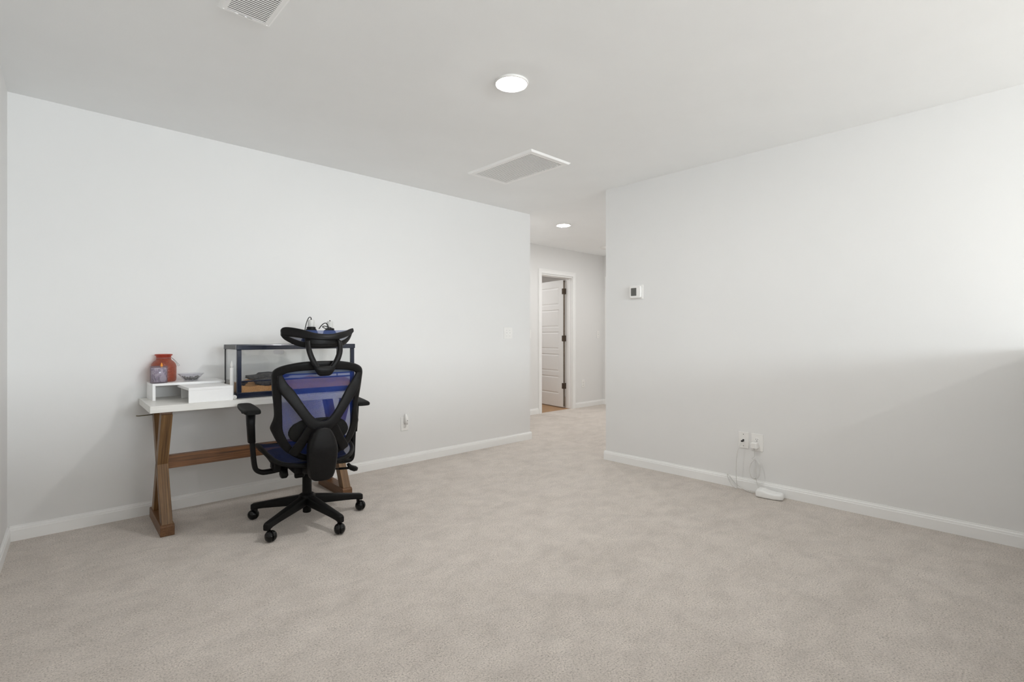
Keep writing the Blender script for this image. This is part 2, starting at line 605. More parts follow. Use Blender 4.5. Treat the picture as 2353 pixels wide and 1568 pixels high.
casing('trim_1', DX0, DX1, YH, -1, DZ, 0.066)
b = MB().box(DX1 - 0.001, DX1 + 0.02, YH - 0.002, YH + 0.132, 0, DZ).box(DX0 - 0.02, DX0 + 0.001, YH - 0.002, YH + 0.132, 0, DZ)
b.box(DX0, DX1, YH - 0.002, YH + 0.132, DZ - 0.016, DZ)
b.box(DX1 - 0.012, DX1, YH + 0.045, YH + 0.085, 0, DZ - 0.016).box(DX0, DX0 + 0.012, YH + 0.045, YH + 0.085, 0, DZ - 0.016)
struct(b.build('trim_2', 'trim'), 'white door jamb')
casing('trim_3', ED0, ED1, XH, -1, DZ, 0.066, axis='y')


def panel_door(name, width, loc, rz, height=1.985, t=0.035, panels=5, knob_side=1):
    """slab along +x from the hinge; five raised panels on both faces"""
    d = struct(MB().box(0, width, 0.006, t - 0.006, 0, height).build(name, 'trim', loc=loc))
    d.rotation_euler = (0, 0, rz)
    st, rl = 0.105, 0.075
    top, bot = 0.11, 0.20
    ph = (height - top - bot - rl * (panels - 1)) / panels
    fr = MB()
    for y0, y1 in ((0.0, 0.0065), (t - 0.0065, t)):
        fr.box(0, st, y0, y1, 0, height).box(width - st, width, y0, y1, 0, height)
        fr.box(st, width - st, y0, y1, 0, bot).box(st, width - st, y0, y1, height - top, height)
        for i in range(panels - 1):
            z = bot + (i + 1) * ph + i * rl
            fr.box(st, width - st, y0, y1, z, z + rl)
    fr.build('stile_frame', 'trim', d, bevel=0.002)
    for i in range(panels):
        z = bot + i * (ph + rl)
        for y0, y1 in ((0.001, 0.0062), (t - 0.0062, t - 0.001)):
            g = 0.028
            s = 1 if y0 > 0.01 else -1
            yo, yi = (y1, y0) if s > 0 else (y0, y1)
            p = MB()
            a = [(st + g, yo, z + g), (width - st - g, yo, z + g), (width - st - g, yo, z + ph - g), (st + g, yo, z + ph - g)]
            c = [(st + 0.012, yi, z + 0.012), (width - st - 0.012, yi, z + 0.012), (width - st - 0.012, yi, z + ph - 0.012), (st + 0.012, yi, z + ph - 0.012)]
            p._add(a + c, [(0, 1, 2, 3), (4, 5, 6, 7), (0, 1, 5, 4), (1, 2, 6, 5), (2, 3, 7, 6), (3, 0, 4, 7)], False)
            p.build('panel', 'trim', d)
    return d


M['edge_shade'] = plain('door_edge_shadow_gap', (0.17, 0.14, 0.11), 0.7, var=0.2)
ang = math.atan2(0.985, 0.17)
door = panel_door('door_1', 0.685, (DX1 - 0.008, YH + 0.139, 0.012), ang)
MB().box(-0.009, -0.0005, 0.004, 0.031, 0.01, 1.975).build('hinge_edge_shade', 'edge_shade', door)  # bare door edge, shade of the hinge gap put into its dark brown
for z in (0.344, 1.085, 1.819):
    h = MB().lathe([(0.0, -0.046), (0.0065, -0.046), (0.0065, 0.046), (0.0, 0.046)], n=12)
    h.box(-0.012, 0.028, 0.036, 0.039, -0.044, 0.044)
    h.box(-0.016, 0.004, -0.030, 0.036, -0.044, 0.044)
    o = h.build('hinge', 'bronze', door, bevel=0.001)
    o.location = (-0.004, 0.0, z - 0.012)
door2 = panel_door('door_2', ED1 - ED0, (XH + 0.06, ED0, 0.012), PI / 2)


# ------------------------------------------------------------------ ceiling fittings
def ceiling_light(label, x, y, power, r=0.088):
    t = thing('recessed_light', label, 'ceiling light', (x, y, CEIL), group='recessed ceiling lights')
    MB().lathe([(r, 0.0), (r + 0.001, -0.004), (r - 0.001, -0.010), (r - 0.005, -0.0115), (r - 0.009, -0.010), (0.068, -0.0035), (0.067, -0.001)], n=48).build('trim_ring', 'white_plastic', t)
    MB().lathe([(0.0675, -0.0035), (0.0665, -0.010), (0.060, -0.014), (0.03, -0.0175), (0.0, -0.0185)], n=40).build('lens', emitter('ceiling_light_lens', (1.0, 0.995, 0.985), power), t)
    return t


ceiling_light('lit recessed ceiling light above the room, the nearest and largest', 1.827, 1.934, LAMP_ROOM)
ceiling_light('small lit recessed ceiling light in the hall beyond the opening', 4.60, 3.97, LAMP_HALL)
ceiling_light('lit recessed ceiling light behind the half wall', 1.827, -2.33, LAMP_STAIR)
ceiling_light('lit recessed ceiling light further along the hall out of sight', 5.85, 3.85, LAMP_HALL)
ceiling_light('added unseen ceiling light in the room beyond the open hall door', 5.3, 6.3, LAMP_BATH_ADDED)  # unseen lamp added to brighten the room behind the open door


def vent(name, label, x0, x1, y0, y1, border, pitch, sa, sh, proud=0.012):
    cx, cy = (x0 + x1) / 2, (y0 + y1) / 2
    t = thing(name, label, 'air vent', (cx, cy, CEIL))
    hx, hy = (x1 - x0) / 2, (y1 - y0) / 2
    f = MB()
    for s in (-1, 1):
        # sloped outer lip and flat border, one side each
        a = [(s * hx, -hy, 0), (s * hx, hy, 0), (s * (hx - 0.012), hy - 0.012, -proud), (s * (hx - 0.012), -hy + 0.012, -proud)]
        f._add(a, [(0, 1, 2, 3)], False)
        a = [(-hx, s * hy, 0), (hx, s * hy, 0), (hx - 0.012, s * (hy - 0.012), -proud), (-hx + 0.012, s * (hy - 0.012), -proud)]
        f._add(a, [(0, 1, 2, 3)], False)
        f.box(*sorted((s * (hx - 0.012), s * (hx - border))), -hy + 0.012, hy - 0.012, -proud, -0.003)
        f.box(-hx + border, hx - border, *sorted((s * (hy - 0.012), s * (hy - border))), -proud, -0.003)
    f.build('frame', 'vent_white', t)
    MB().box(-hx + border - 0.004, hx - border + 0.004, -hy + border - 0.004, hy - border + 0.004, -0.0025, -0.0005).build('duct_back', 'vent_dark', t)
    n = int((2 * hy - 2 * border) / pitch)
    first = None
    for i in range(n):
        y = -hy + border + (i + 0.5) * (2 * hy - 2 * border) / n
        if first is None:
            sl = MB()
            w = hx - border
            zb = -proud + 0.0012
            sl.prism([(-w, sa, zb), (-w, sa - 0.0008, zb - 0.0006), (-w, -sa - 0.0008, zb + sh - 0.0006), (-w, -sa, zb + sh)], (2 * w, 0, 0))
            first = sl.build('slat', 'vent_white', t)
            first.location = (0, y, 0)
        else:
            c = first.copy()
            C.objects.link(c)
            c.parent = t
            c.location = (0, y, 0)
    for sx in (-1, 1):
        o = MB().lathe([(0.0, -0.0022), (0.003, -0.0018), (0.004, 0)], n=10).build('screw', 'vent_white', t)
        o.location = (sx * (hx - border / 2 - 0.004), hy - border / 2 - 0.006, -proud)
    return t


vent('return_air_vent', 'white slatted air return grille between the two ceiling lights', 2.572, 3.003, 2.517, 3.247, 0.045, 0.0182, 0.0038, 0.0025)
sv = vent('supply_air_vent', 'white louvred supply vent cut off by the top of the picture', 0.545, 0.745, 1.93, 2.296, 0.028, 0.0125, 0.0022, 0.0022)
MB().lathe([(0.0, -0.0155), (0.004, -0.015), (0.0055, -0.012)], cx=-0.035, cy=0.160, n=14).build('damper_knob', 'vent_white', sv)
MB().box(-0.004, 0.003, 0.1575, 0.1615, -0.0155, -0.0122).build('damper_lever', 'vent_white', sv)
for xa, xb in ((-0.028, -0.005), (0.005, 0.024)):
    MB().box(xa, xb, 0.1585, 0.1602, -0.0124, -0.0119).build('lever_slot', 'vent_dark', sv)

t = thing('smoke_detector', 'small round smoke detector on the hall ceiling', 'smoke detector', (6.18, 4.53, CEIL))
MB().lathe([(0.065, 0), (0.065, -0.012), (0.055, -0.028), (0.03, -0.034), (0.0, -0.034)], n=28).build('housing', 'white_plastic', t)
MB().lathe([(0.058, -0.012), (0.0665, -0.0135), (0.0665, -0.0165), (0.056, -0.018)], n=28).build('vent_ring', 'vent_white', t)


# ------------------------------------------------------------------ wall plates
def wall_plate(name, label, cat, pos, face, kind, w=0.074, h=0.118):
    """face: rotation about z so that local -y points into the room"""
    t = thing(name, label, cat, pos, face)
    MB().box(-w / 2, w / 2, -0.006, 0, -h / 2, h / 2).build('plate', 'white_plastic', t, bevel=0.0025)
    if kind == 'outlet':
        for s in (-1, 1):
            r = MB().lathe([(0.0165, 0.0), (0.0165, -0.003), (0.0155, -0.0035), (0, -0.0035)], cy=-0.006, cz=s * 0.0195, n=24, axis='y').build('socket', 'white_plastic', t)
            k = MB().box(-0.0075, -0.0052, -0.0103, -0.0092, s * 0.0195 + 0.0005, s * 0.0195 + 0.008)
            k.box(0.0052, 0.0075, -0.0103, -0.0092, s * 0.0195 + 0.0015, s * 0.0195 + 0.008)
            k.lathe([(0.0028, 0.0), (0.0028, -0.0008), (0, -0.0008)], cy=-0.0095, cz=s * 0.0195 - 0.007, n=12, axis='y')
            k.build('slot', 'slot', r)
        MB().lathe([(0.003, 0.0), (0.002, -0.0012), (0, -0.0014)], cy=-0.006, n=12, axis='y').build('screw', 'wire', t)
    elif kind == 'switch' or kind == 'double_switch':
        for x in ((-0.023, 0.023) if kind == 'double_switch' else (0.0,)):
            MB().box(x - 0.0055, x + 0.0055, -0.0075, -0.0055, -0.013, 0.013).build('toggle_surround', 'vent_white', t)
            MB().prism([(x - 0.004, -0.007, -0.004), (x - 0.004, -0.016, 0.004), (x - 0.004, -0.015, 0.009), (x - 0.004, -0.007, 0.008)], (0.008, 0, 0)).build('toggle', 'white_plastic', t)
            for z in (-0.03, 0.03):
                MB().lathe([(0.003, 0.0), (0.002, -0.0012), (0, -0.0014)], cx=x, cy=-0.006, cz=z, n=12, axis='y').build('screw', 'wire', t)
    elif kind == 'data':
        MB().box(-0.009, 0.009, -0.008, -0.0055, -0.009, 0.010).build('jack', 'vent_white', t)
        MB().box(-0.006, 0.006, -0.0086, -0.0076, -0.004, 0.007).build('port', 'slot', t)
        for z in (-0.042, 0.042):
            MB().lathe([(0.0028, 0.0), (0.002, -0.0012), (0, -0.0014)], cy=-0.006, cz=z, n=12, axis='y').build('screw', 'slot', t)
    return t


wall_plate('light_switch', 'double light switch plate near the end of the desk wall', 'light switch', (3.615, YA, 1.148), 0, 'double_switch', 0.118, 0.118)
wall_plate('power_outlet', 'power outlet with a plug-in, low on the wall right of the desk', 'outlet', (2.378, YA, 0.35), 0, 'outlet')
wall_plate('power_outlet', 'power outlet low on the hall wall right of the open door', 'outlet', (6.345, YH, 0.372), 0, 'outlet')
wall_plate('light_switch', 'single light switch on the hall wall right of the open door', 'light switch', (6.73, YH, 1.145), 0, 'switch')
wall_plate('light_switch', 'light switch in the hall half hidden by the desk wall', 'light switch', (5.108, YH, 1.148), 0, 'double_switch', 0.118, 0.125)
RB = PI / 2 * -1
wall_plate('data_outlet', 'network wall plate with black jack low on the right wall', 'data outlet', (XB, 1.538, 0.357), RB, 'data')
wall_plate('power_outlet', 'power outlet with a white charger plugged in on the right wall', 'outlet', (XB, 1.442, 0.352), RB, 'outlet', 0.082, 0.124)

t = thing('plug_in_freshener', 'slim white plug-in device in the outlet on the desk wall', 'plug-in', (2.378, YA - 0.0102, 0.37))
MB().loft([((0.0, -0.018, -0.022), (0.013, 0, 0), (0, 0.016, 0)), ((0.0, -0.018, 0.03), (0.013, 0, 0), (0, 0.016, 0)), ((0.0, -0.013, 0.058), (0.009, 0, 0), (0, 0.010, 0)), ((0.0, -0.011, 0.07), (0.004, 0, 0), (0, 0.006, 0))], n=20, e=4).build('body', 'white_plastic', t)
MB().lathe([(0.0032, 0), (0.0032, -0.0012), (0, -0.0012)], cx=0.003, cy=-0.034, cz=0.012, n=12, axis='y').build('sensor', 'slot', t)

# thermostat
t = thing('thermostat', 'white square thermostat with grey screen on the right wall', 'thermostat', (XB, 2.443, 1.494), RB)
MB().box(-0.071, 0.066, -0.005, 0, -0.060, 0.060).build('back_plate', 'white_plastic', t, bevel=0.006, seg=3)
MB().loft([((0, -0.005, 0), (0.055, 0, 0), (0, 0, 0.053), 7), ((0, -0.022, 0), (0.055, 0, 0), (0, 0, 0.053), 7), ((0, -0.027, 0), (0.051, 0, 0), (0, 0, 0.049), 7)], n=48).build('body', 'white_plastic', t)
sc = MB().box(-0.038, 0.014, -0.029, -0.026, -0.032, 0.035).build('screen', 'screen', t)
# faint digit on the display
dg = MB()
for (x0, x1, z0, z1) in ((-0.010, 0.000, 0.010, 0.0125), (-0.0025, 0.000, 0.0, 0.010), (-0.010, 0.000, -0.001, 0.0015), (-0.010, -0.0075, -0.011, -0.001), (-0.010, 0.000, -0.0125, -0.010)):
    dg.box(x0, x1, -0.0293, -0.0288, z0, z1)
dg.build('digit', 'digit', sc)


# ------------------------------------------------------------------ charger, router and cables by the right wall
t = thing('usb_charger', 'white cube charger in the lower socket on the right wall', 'charger', (XB - 0.0102, 1.450, 0.333), RB)
MB().box(-0.021, 0.021, -0.043, 0.0, -0.020, 0.022).build('body', 'white_plastic', t, bevel=0.005, seg=3)
MB().box(-0.005, 0.005, -0.0335, -0.02, -0.0225, -0.0195).build('port', 'slot', t)

RL = (3.705, 1.327, 0.0)
t = thing('wifi_router', 'small white rounded router on the carpet against the baseboard', 'router', RL, math.radians(-80))
secs = []
for x, hw, z0, z1 in ((-0.085, 0.030, 0.006, 0.034), (-0.080, 0.040, 0.003, 0.046), (-0.066, 0.047, 0.001, 0.056), (-0.035, 0.050, 0.0, 0.055), (0.0, 0.050, 0.0, 0.045), (0.035, 0.049, 0.0, 0.040), (0.066, 0.045, 0.001, 0.041), (0.080, 0.038, 0.003, 0.036), (0.085, 0.030, 0.006, 0.028)):
    secs.append(((x, 0, (z0 + z1) / 2), (0, hw, 0), (0, 0, (z1 - z0) / 2), 5))
MB().loft(secs, n=32).build('body', 'led', t)
MB().box(0.035, 0.043, -0.004, 0.000, 0.0385, 0.0407).build('status_light', 'wax', t)
MB().box(-0.0862, -0.0840, -0.012, 0.012, 0.010, 0.024).build('port', 'slot', t)

cb = catmull([(3.779, 1.538, 0.352), (3.755, 1.538, 0.347), (3.727, 1.545, 0.315), (3.716, 1.556, 0.25), (3.714, 1.561, 0.15), (3.715, 1.560, 0.07), (3.722, 1.556, 0.018), (3.732, 1.575, 0.010), (3.742, 1.62, 0.045), (3.757, 1.645, 0.093), (3.752, 1.622, 0.080), (3.742, 1.57, 0.035), (3.730, 1.50, 0.010), (3.722, 1.45, 0.008), (3.7235, 1.4123, 0.016)], 8)
t = thing('network_cable', 'thin white network cable looping from the black jack to the floor', 'cable', (3.715, 1.56, 0))
MB((3.715, 1.56, 0)).tube(cb, 0.0027, 8).build('cord', 'cable_white', t)
MB((3.715, 1.56, 0)).box(3.752, 3.782, 1.5325, 1.5435, 0.348, 0.358).build('plug', 'slot', t)

cp = [(3.757, 1.450, 0.312), (3.757, 1.450, 0.29), (3.762, 1.452, 0.255), (3.757, 1.468, 0.238)]
for k in range(46):
    a = PI * 0.5 + k * 2 * PI / 15
    cp.append((3.752 + 0.006 * math.sin(k * 0.9) - 0.02 * (1 - math.sin(a)) / 2, 1.440 + 0.036 * math.cos(a), 0.165 + 0.066 * math.sin(a)))
cp += [(3.742, 1.43, 0.09), (3.732, 1.415, 0.05), (3.718, 1.4145, 0.026)]
t = thing('charger_cable', 'white charger cable hanging in a tied coil above the router', 'cable', (3.75, 1.44, 0))
MB((3.75, 1.44, 0)).tube(catmull(cp, 3), 0.0022, 8).build('cord', 'cable_white', t)
MB((3.75, 1.44, 0)).tube([(3.735, 1.434, 0.108), (3.735, 1.446, 0.108)], 0.007, 10).build('twist_tie', 'cable_white', t)


# ------------------------------------------------------------------ desk
DK = (1.09, 3.62, 0.0)
DT = 0.731
desk = thing('desk', 'farmhouse desk with white top and crossed brown wooden legs', 'desk', (1.087, 3.601, 0.0), math.radians(-1.8))
MB(DK).box(0.485, 1.686, 3.36, 3.868, DT - 0.038, DT).build('desktop', 'desk_top', desk, bevel=0.0015)
FOOT = (3.38, 3.826)
MIDZ = 0.373


def member(x0, x1, yt, yb, zt, zb, half):
    """leaning leg, parallelogram section in the yz plane"""
    return [(x0, yt - half, zt), (x0, yt + half, zt), (x0, yb + half, zb), (x0, yb - half, zb)], (x1 - x0, 0, 0)


for s, x in ((0, 0.567), (1, 1.610)):
    MB(DK).prism([(x - 0.034, FOOT[0], 0), (x - 0.034, FOOT[1], 0), (x - 0.034, FOOT[1], 0.052), (x - 0.034, FOOT[1] - 0.012, 0.062), (x - 0.034, FOOT[0] + 0.012, 0.062), (x - 0.034, FOOT[0], 0.052)], (0.068, 0, 0)).build('foot', 'desk_foot', desk, bevel=0.002)
    MB(DK).box(x - 0.026, x + 0.026, FOOT[0] + 0.02, FOOT[1] - 0.06, 0.676, DT - 0.0382).build('top_rail', 'desk_foot', desk, bevel=0.002)
    # front-top to back-bottom leg, then the other, halved into each other at the crossing
    for yt, yb in ((3.425, 3.752), (3.752, 3.425)):
        poly, vec = member(x - 0.027, x + 0.027, yt, yb, 0.676, 0.062, 0.036)
        o = MB(DK).prism(poly, vec).build('leg', 'desk_wood', desk, bevel=0.003)
MB(DK).box(0.59, 1.59, 3.572, 3.606, 0.334, 0.412).build('stretcher', 'desk_rail', desk, bevel=0.003)
MB(DK).tube([(0.455, 3.70, 0.6455), (0.463, 3.70, 0.6435), (0.475, 3.70, 0.6432), (0.535, 3.70, 0.645)], 0.0028, 8).build('bracket_pin', 'brass', desk)

# riser
RS = (0.72, 3.72, DT)
t = thing('desk_riser', 'white L-shaped desktop riser shelf under the glass jars', 'desk riser', RS)
RT = 0.832
MB(RS).box(0.527, 0.912, 3.648, 3.862, RT - 0.014, RT).build('shelf', 'riser', t, bevel=0.001)
MB(RS).box(0.527, 0.542, 3.650, 3.860, DT, RT - 0.0142).build('side_panel', 'riser', t, bevel=0.001)
MB(RS).box(0.66, 0.89, 3.385, 3.70, RT - 0.030, RT - 0.0145).build('box_top', 'riser', t, bevel=0.001)
MB(RS).box(0.66, 0.89, 3.385, 3.399, DT, RT - 0.0302).build('box_front', 'riser', t, bevel=0.0008)
MB(RS).box(0.876, 0.89, 3.3992, 3.70, DT, RT - 0.0302).build('box_side', 'riser', t, bevel=0.0008)
MB(RS).box(0.68, 0.876, 3.686, 3.70, DT, RT - 0.0302).build('box_back', 'riser', t, bevel=0.0008)

# red jar
JX, JY = 0.607, 3.806
t = thing('red_jar', 'red dimpled glass jar with wire handle on the riser', 'jar', (JX, JY, RT))
R = 0.0675
MB().lathe([(0, 0.001), (R - 0.008, 0.0), (R - 0.002, 0.006), (R, 0.02), (R, 0.095), (R - 0.004, 0.110), (R - 0.014, 0.124), (0.042, 0.134), (0.039, 0.14)], n=48).build('body', 'red_glass', t)
MB().lathe([(0.039, 0.139), (0.040, 0.155), (0.041, 0.161), (0.046, 0.163), (0.0475, 0.166), (0.046, 0.170), (0.040, 0.171), (0.036, 0.168), (0.036, 0.142)], n=48).build('neck', 'red_rim', t)
hp = catmull([(0.0415, 0.0, 0.148), (0.055, -0.012, 0.135), (0.072, -0.022, 0.112), (0.081, -0.024, 0.099), (0.076, 0.0, 0.094), (0.078, 0.022, 0.100), (0.068, 0.02, 0.118), (0.052, 0.012, 0.138), (0.0415, 0.003, 0.148)], 5)
MB().tube(hp, 0.0011, 6).tube([(0.0402 * math.cos(a), 0.0402 * math.sin(a), 0.147) for a in [k * PI / 12 for k in range(24)]], 0.0011, 6, True).build('wire_handle', 'wire', t)

# lilac candle glass
t = thing('candle_glass', 'grey lilac glass with leaf pattern and orange candle flame', 'candle', (0.566, 3.700, RT))
R = 0.0455
MB().lathe([(0, 0.0005), (R - 0.003, 0.0), (R, 0.004), (R, 0.100), (R - 0.002, 0.103), (R - 0.0035, 0.100), (R - 0.0035, 0.006), (0, 0.006)], n=40).build('glass', 'lilac_glass', t)
MB().lathe([(0, 0.0075), (R - 0.006, 0.0075), (R - 0.006, 0.088), (R - 0.010, 0.092), (0, 0.092)], n=36).build('wax_fill', 'lilac_leaf', t)
fl = MB().lathe([(0.0015, 0.0922), (0.0055, 0.096), (0.007, 0.103), (0.0055, 0.111), (0.002, 0.120), (0.0, 0.123)], cx=0.014, cy=0.0, n=16)
fl.build('flame', 'flame', t)

# bowl with beads
BX, BY = 0.742, 3.745
t = thing('glass_bowl', 'small clear flared glass bowl on the riser', 'bowl', (BX, BY, RT))
MB().lathe([(0, 0.0005), (0.032, 0.0), (0.036, 0.003), (0.048, 0.018), (0.062, 0.036), (0.0715, 0.046), (0.0725, 0.0475), (0.070, 0.047), (0.060, 0.037), (0.046, 0.020), (0.034, 0.006), (0.0, 0.004)], n=44).build('body', 'bowl', t)
bd = MB((BX, BY, RT))
for k in range(190):
    rr = 0.046 * math.sqrt(random.random())
    a = random.random() * 2 * PI
    r0 = random.uniform(0.0022, 0.0042)
    zz = RT + max(0.0055, 0.0055 + (rr - 0.032) * 1.35) + r0 + random.random() * 0.015 * (1 - rr / 0.05)
    bd.lathe([(0.0, -r0), (r0 * 0.7, -r0 * 0.7), (r0, 0), (r0 * 0.7, r0 * 0.7), (0.0, r0)], cx=BX + rr * math.cos(a), cy=BY + rr * math.sin(a), cz=zz, n=8)
tag(bd.build('bead_pile', 'bead'), 'dark and silver beads heaped in the clear glass bowl', 'beads', kind='stuff')

# taper candle and round knob between riser and tank
t = thing('taper_candle', 'white taper candle standing between the riser and the glass tank', 'candle', (0.9045, 3.466, DT))
MB().lathe([(0, 0), (0.0118, 0.0), (0.0122, 0.004), (0.0115, 0.185), (0.0105, 0.189), (0.0045, 0.190), (0.004, 0.193)], n=24).build('stick', 'wax', t)
MB().lathe([(0.004, 0.1905), (0.0075, 0.198), (0.0085, 0.205), (0.007, 0.214), (0.003, 0.227), (0.0, 0.235)], n=18).build('flame_tip', 'wax', t)
t = thing('round_cap', 'tiny white round cap beside the lower corner of the tank', 'cap', (0.9045, 3.412, DT))
MB().lathe([(0, -0.006), (0.0105, -0.006), (0.0125, -0.003), (0.0125, 0.003), (0.0105, 0.006), (0, 0.006)], n=24, axis='y', cz=0.0126).build('rim', 'white_plastic', t)
MB().lathe([(0.0, -0.0005), (0.006, 0.0)], cy=-0.0062, cz=0.0126, n=16, axis='y').build('dimple', 'socket_white', t)


# ------------------------------------------------------------------ glass tank
TX0, TX1, TY0, TY1, TZ1 = 0.921, 1.686, 3.42, 3.70, 1.061
TK = ((TX0 + TX1) / 2, (TY0 + TY1) / 2, DT)
tank = thing('glass_terrarium', 'long glass terrarium with dark navy frame on the desk', 'terrarium', TK)
b = MB(TK)
b.box(TX0, TX1, TY0, TY0 + 0.022, DT, 0.766).box(TX0, TX1, TY1 - 0.022, TY1, DT, 0.766)
b.box(TX0, TX0 + 0.022, TY0 + 0.022, TY1 - 0.022, DT, 0.766).box(TX1 - 0.022, TX1, TY0 + 0.022, TY1 - 0.022, DT, 0.766)
b.build('bottom_frame', 'tank', tank, bevel=0.002)
b = MB(TK)
b.box(TX0 - 0.004, TX1 + 0.004, TY0 - 0.004, TY0 + 0.022, 1.030, TZ1).box(TX0 - 0.004, TX1 + 0.004, TY1 - 0.02, TY1 + 0.003, 1.030, TZ1)
b.box(TX1 - 0.02, TX1 + 0.004, TY0 + 0.022, TY1 - 0.02, 1.030, TZ1)
b.build('top_frame', 'tank', tank, bevel=0.003)
MB(TK).box(TX0 - 0.0035, TX0 + 0.02, TY0 + 0.022, TY1 - 0.02, 1.032, TZ1 - 0.001).build('top_side_rail', 'tank_grey', tank, bevel=0.002)
for x0 in (TX0, TX1 - 0.026):
    MB(TK).box(x0, x0 + 0.026, TY0, TY0 + 0.020, 0.766, 1.030).build('post', 'tank', tank, bevel=0.003)
    xa = x0 if x0 == TX0 else x0 + 0.018
    MB(TK).box(xa, xa + 0.008, TY1 - 0.010, TY1, 0.766, 1.030).build('post', 'tank_grey', tank, bevel=0.001)
MB(TK).box(TX0 + 0.026, TX1 - 0.026, TY0 + 0.002, TY0 + 0.014, 0.8305, 0.8395).build('glass_rail', 'tank', tank, bevel=0.001)
MB(TK).box(TX0 + 0.026, 1.335, TY0 + 0.006, TY0 + 0.010, 0.8397, 1.0298).build('glass_pane', 'pane', tank)
MB(TK).box(1.320, TX1 - 0.026, TY0 + 0.013, TY0 + 0.017, 0.8397, 1.0298).build('glass_pane', 'pane', tank)
MB(TK).box(TX0 + 0.026, TX1 - 0.026, TY0 + 0.006, TY0 + 0.010, 0.7662, 0.8303).build('glass_pane', 'pane', tank)
MB(TK).box(TX0 + 0.004, TX0 + 0.008, TY0 + 0.0202, TY1 - 0.0102, 0.7662, 1.0298).build('glass_pane', 'pane', tank)
MB(TK).box(TX1 - 0.008, TX1 - 0.004, TY0 + 0.0202, TY1 - 0.0102, 0.7662, 1.0298).build('glass_pane', 'pane', tank)
MB(TK).box(TX0 + 0.0082, TX1 - 0.0182, TY1 - 0.008, TY1 - 0.004, 0.7662, 1.0298).build('glass_pane', 'pane', tank)
MB(TK).box(TX0 + 0.02, TX1 - 0.02, TY0 + 0.022, TY1 - 0.02, 1.050, 1.0504).build('mesh_lid', 'lid_net', tank)
MB(TK).loft([((1.168, TY0 + 0.0058, 1.012), (0.032, 0, 0), (0, 0, 0.014), 3.2), ((1.168, TY0 - 0.001, 1.012), (0.032, 0, 0), (0, 0, 0.014), 3.2), ((1.168, TY0 - 0.003, 1.012), (0.028, 0, 0), (0, 0, 0.010), 3.2)], n=32).build('finger_pull', 'bowl', tank)


def sand(u, v):
    x = TX0 + 0.022 + u * (TX1 - TX0 - 0.044)
    y = TY0 + 0.0225 + v * (TY1 - TY0 - 0.045)
    z = 0.800 + 0.010 * math.sin(x * 17 + 1.5) * math.sin(y * 21) + 0.020 * v + 0.004 * math.sin(x * 61)
    return (x, y, z)


sb = MB(TK).grid(sand, 40, 14)
for v0 in (0.0, 1.0):
    sb.grid(lambda u, v, v0=v0: (sand(u, v0)[0], sand(u, v0)[1], 0.740 + v * (sand(u, v0)[2] - 0.740)), 40, 2)
for u0 in (0.0, 1.0):
    sb.grid(lambda u, v, u0=u0: (sand(u0, u)[0], sand(u0, u)[1], 0.740 + v * (sand(u0, u)[2] - 0.740)), 14, 2)
so = sb.build('sand_bed', 'sand', tank)
so['kind'] = 'stuff'
so['label'] = 'orange desert sand'


def rock(name, label, c, r, mat, seed, cat='rock', group=None, n=14):
    rnd = random.Random(seed)
    ph = [rnd.uniform(0, 6.3) for _ in range(8)]
    vs, fs = [], []
    m = n * 2
    for i in range(n + 1):
        th = PI * i / n
        for k in range(m):
            a = 2 * PI * k / m
            d = Vector((math.sin(th) * math.cos(a), math.sin(th) * math.sin(a), math.cos(th)))
            s = 1 + 0.14 * math.sin(3 * d.x + ph[0] + 2 * d.y) + 0.10 * math.sin(6 * d.y + ph[1]) + 0.10 * math.sin(7 * d.x + ph[2] + 3 * d.z) + 0.05 * math.sin(13 * d.x + ph[3]) + 0.05 * math.sin(15 * d.z + 9 * d.y + ph[4])
            vs.append((c[0] + d.x * r[0] * s, c[1] + d.y * r[1] * s, c[2] + d.z * r[2] * s))
    for i in range(n):
        for k in range(m):
            l = (k + 1) % m
            fs.append((i * m + k, i * m + l, (i + 1) * m + l, (i + 1) * m + k))
    o = MB(c)._add(vs, fs, True).build(name, mat)
    return tag(o, label, cat, group)


rock('rock', 'long grey craggy rock lying on sand in the tank', (1.135, 3.545, 0.848), (0.125, 0.045, 0.030), 'rock', 2)
rock('rock', 'grey rock slab half sunk in the sand below the craggy rock', (1.115, 3.475, 0.822), (0.075, 0.022, 0.024), 'rock', 5)
rock('pebble', 'black pebble on the sand at the left end of the tank', (0.985, 3.50, 0.822), (0.022, 0.016, 0.009), 'dark_rock', 7, 'pebble', n=8)
rock('pebble', 'smaller black pebble against the left corner glass', (0.968, 3.463, 0.812), (0.013, 0.010, 0.007), 'dark_rock', 9, 'pebble', n=8)


# dome lamps on the tank lid
def dome_lamp(label, x, y, dz):
    t = thing('dome_lamp', label, 'lamp', (x, y, TZ1), group='reptile lamps on the terrarium')
    MB().lathe([(0.060, 0.0), (0.062, 0.002), (0.061, 0.006), (0.056, 0.040), (0.046, 0.075), (0.036, 0.098 + dz), (0.034, 0.104 + dz), (0.0, 0.104 + dz)], n=36).build('reflector', 'black_soft', t)
    MB().lathe([(0.030, 0.104 + dz), (0.030, 0.116 + dz), (0.025, 0.120 + dz), (0.0, 0.120 + dz)], n=28).build('collar', 'black', t)
    MB().lathe([(0.0215, 0.1202 + dz), (0.0225, 0.124 + dz), (0.0215, 0.164 + dz), (0.018, 0.169 + dz), (0.006, 0.170 + dz), (0, 0.170 + dz)], n=28).build('socket_cap', 'socket_white', t)
    MB().lathe([(0.005, 0.170 + dz), (0.004, 0.176 + dz), (0.0, 0.1765 + dz)], n=12).build('cord_grip', 'black', t)
    return t


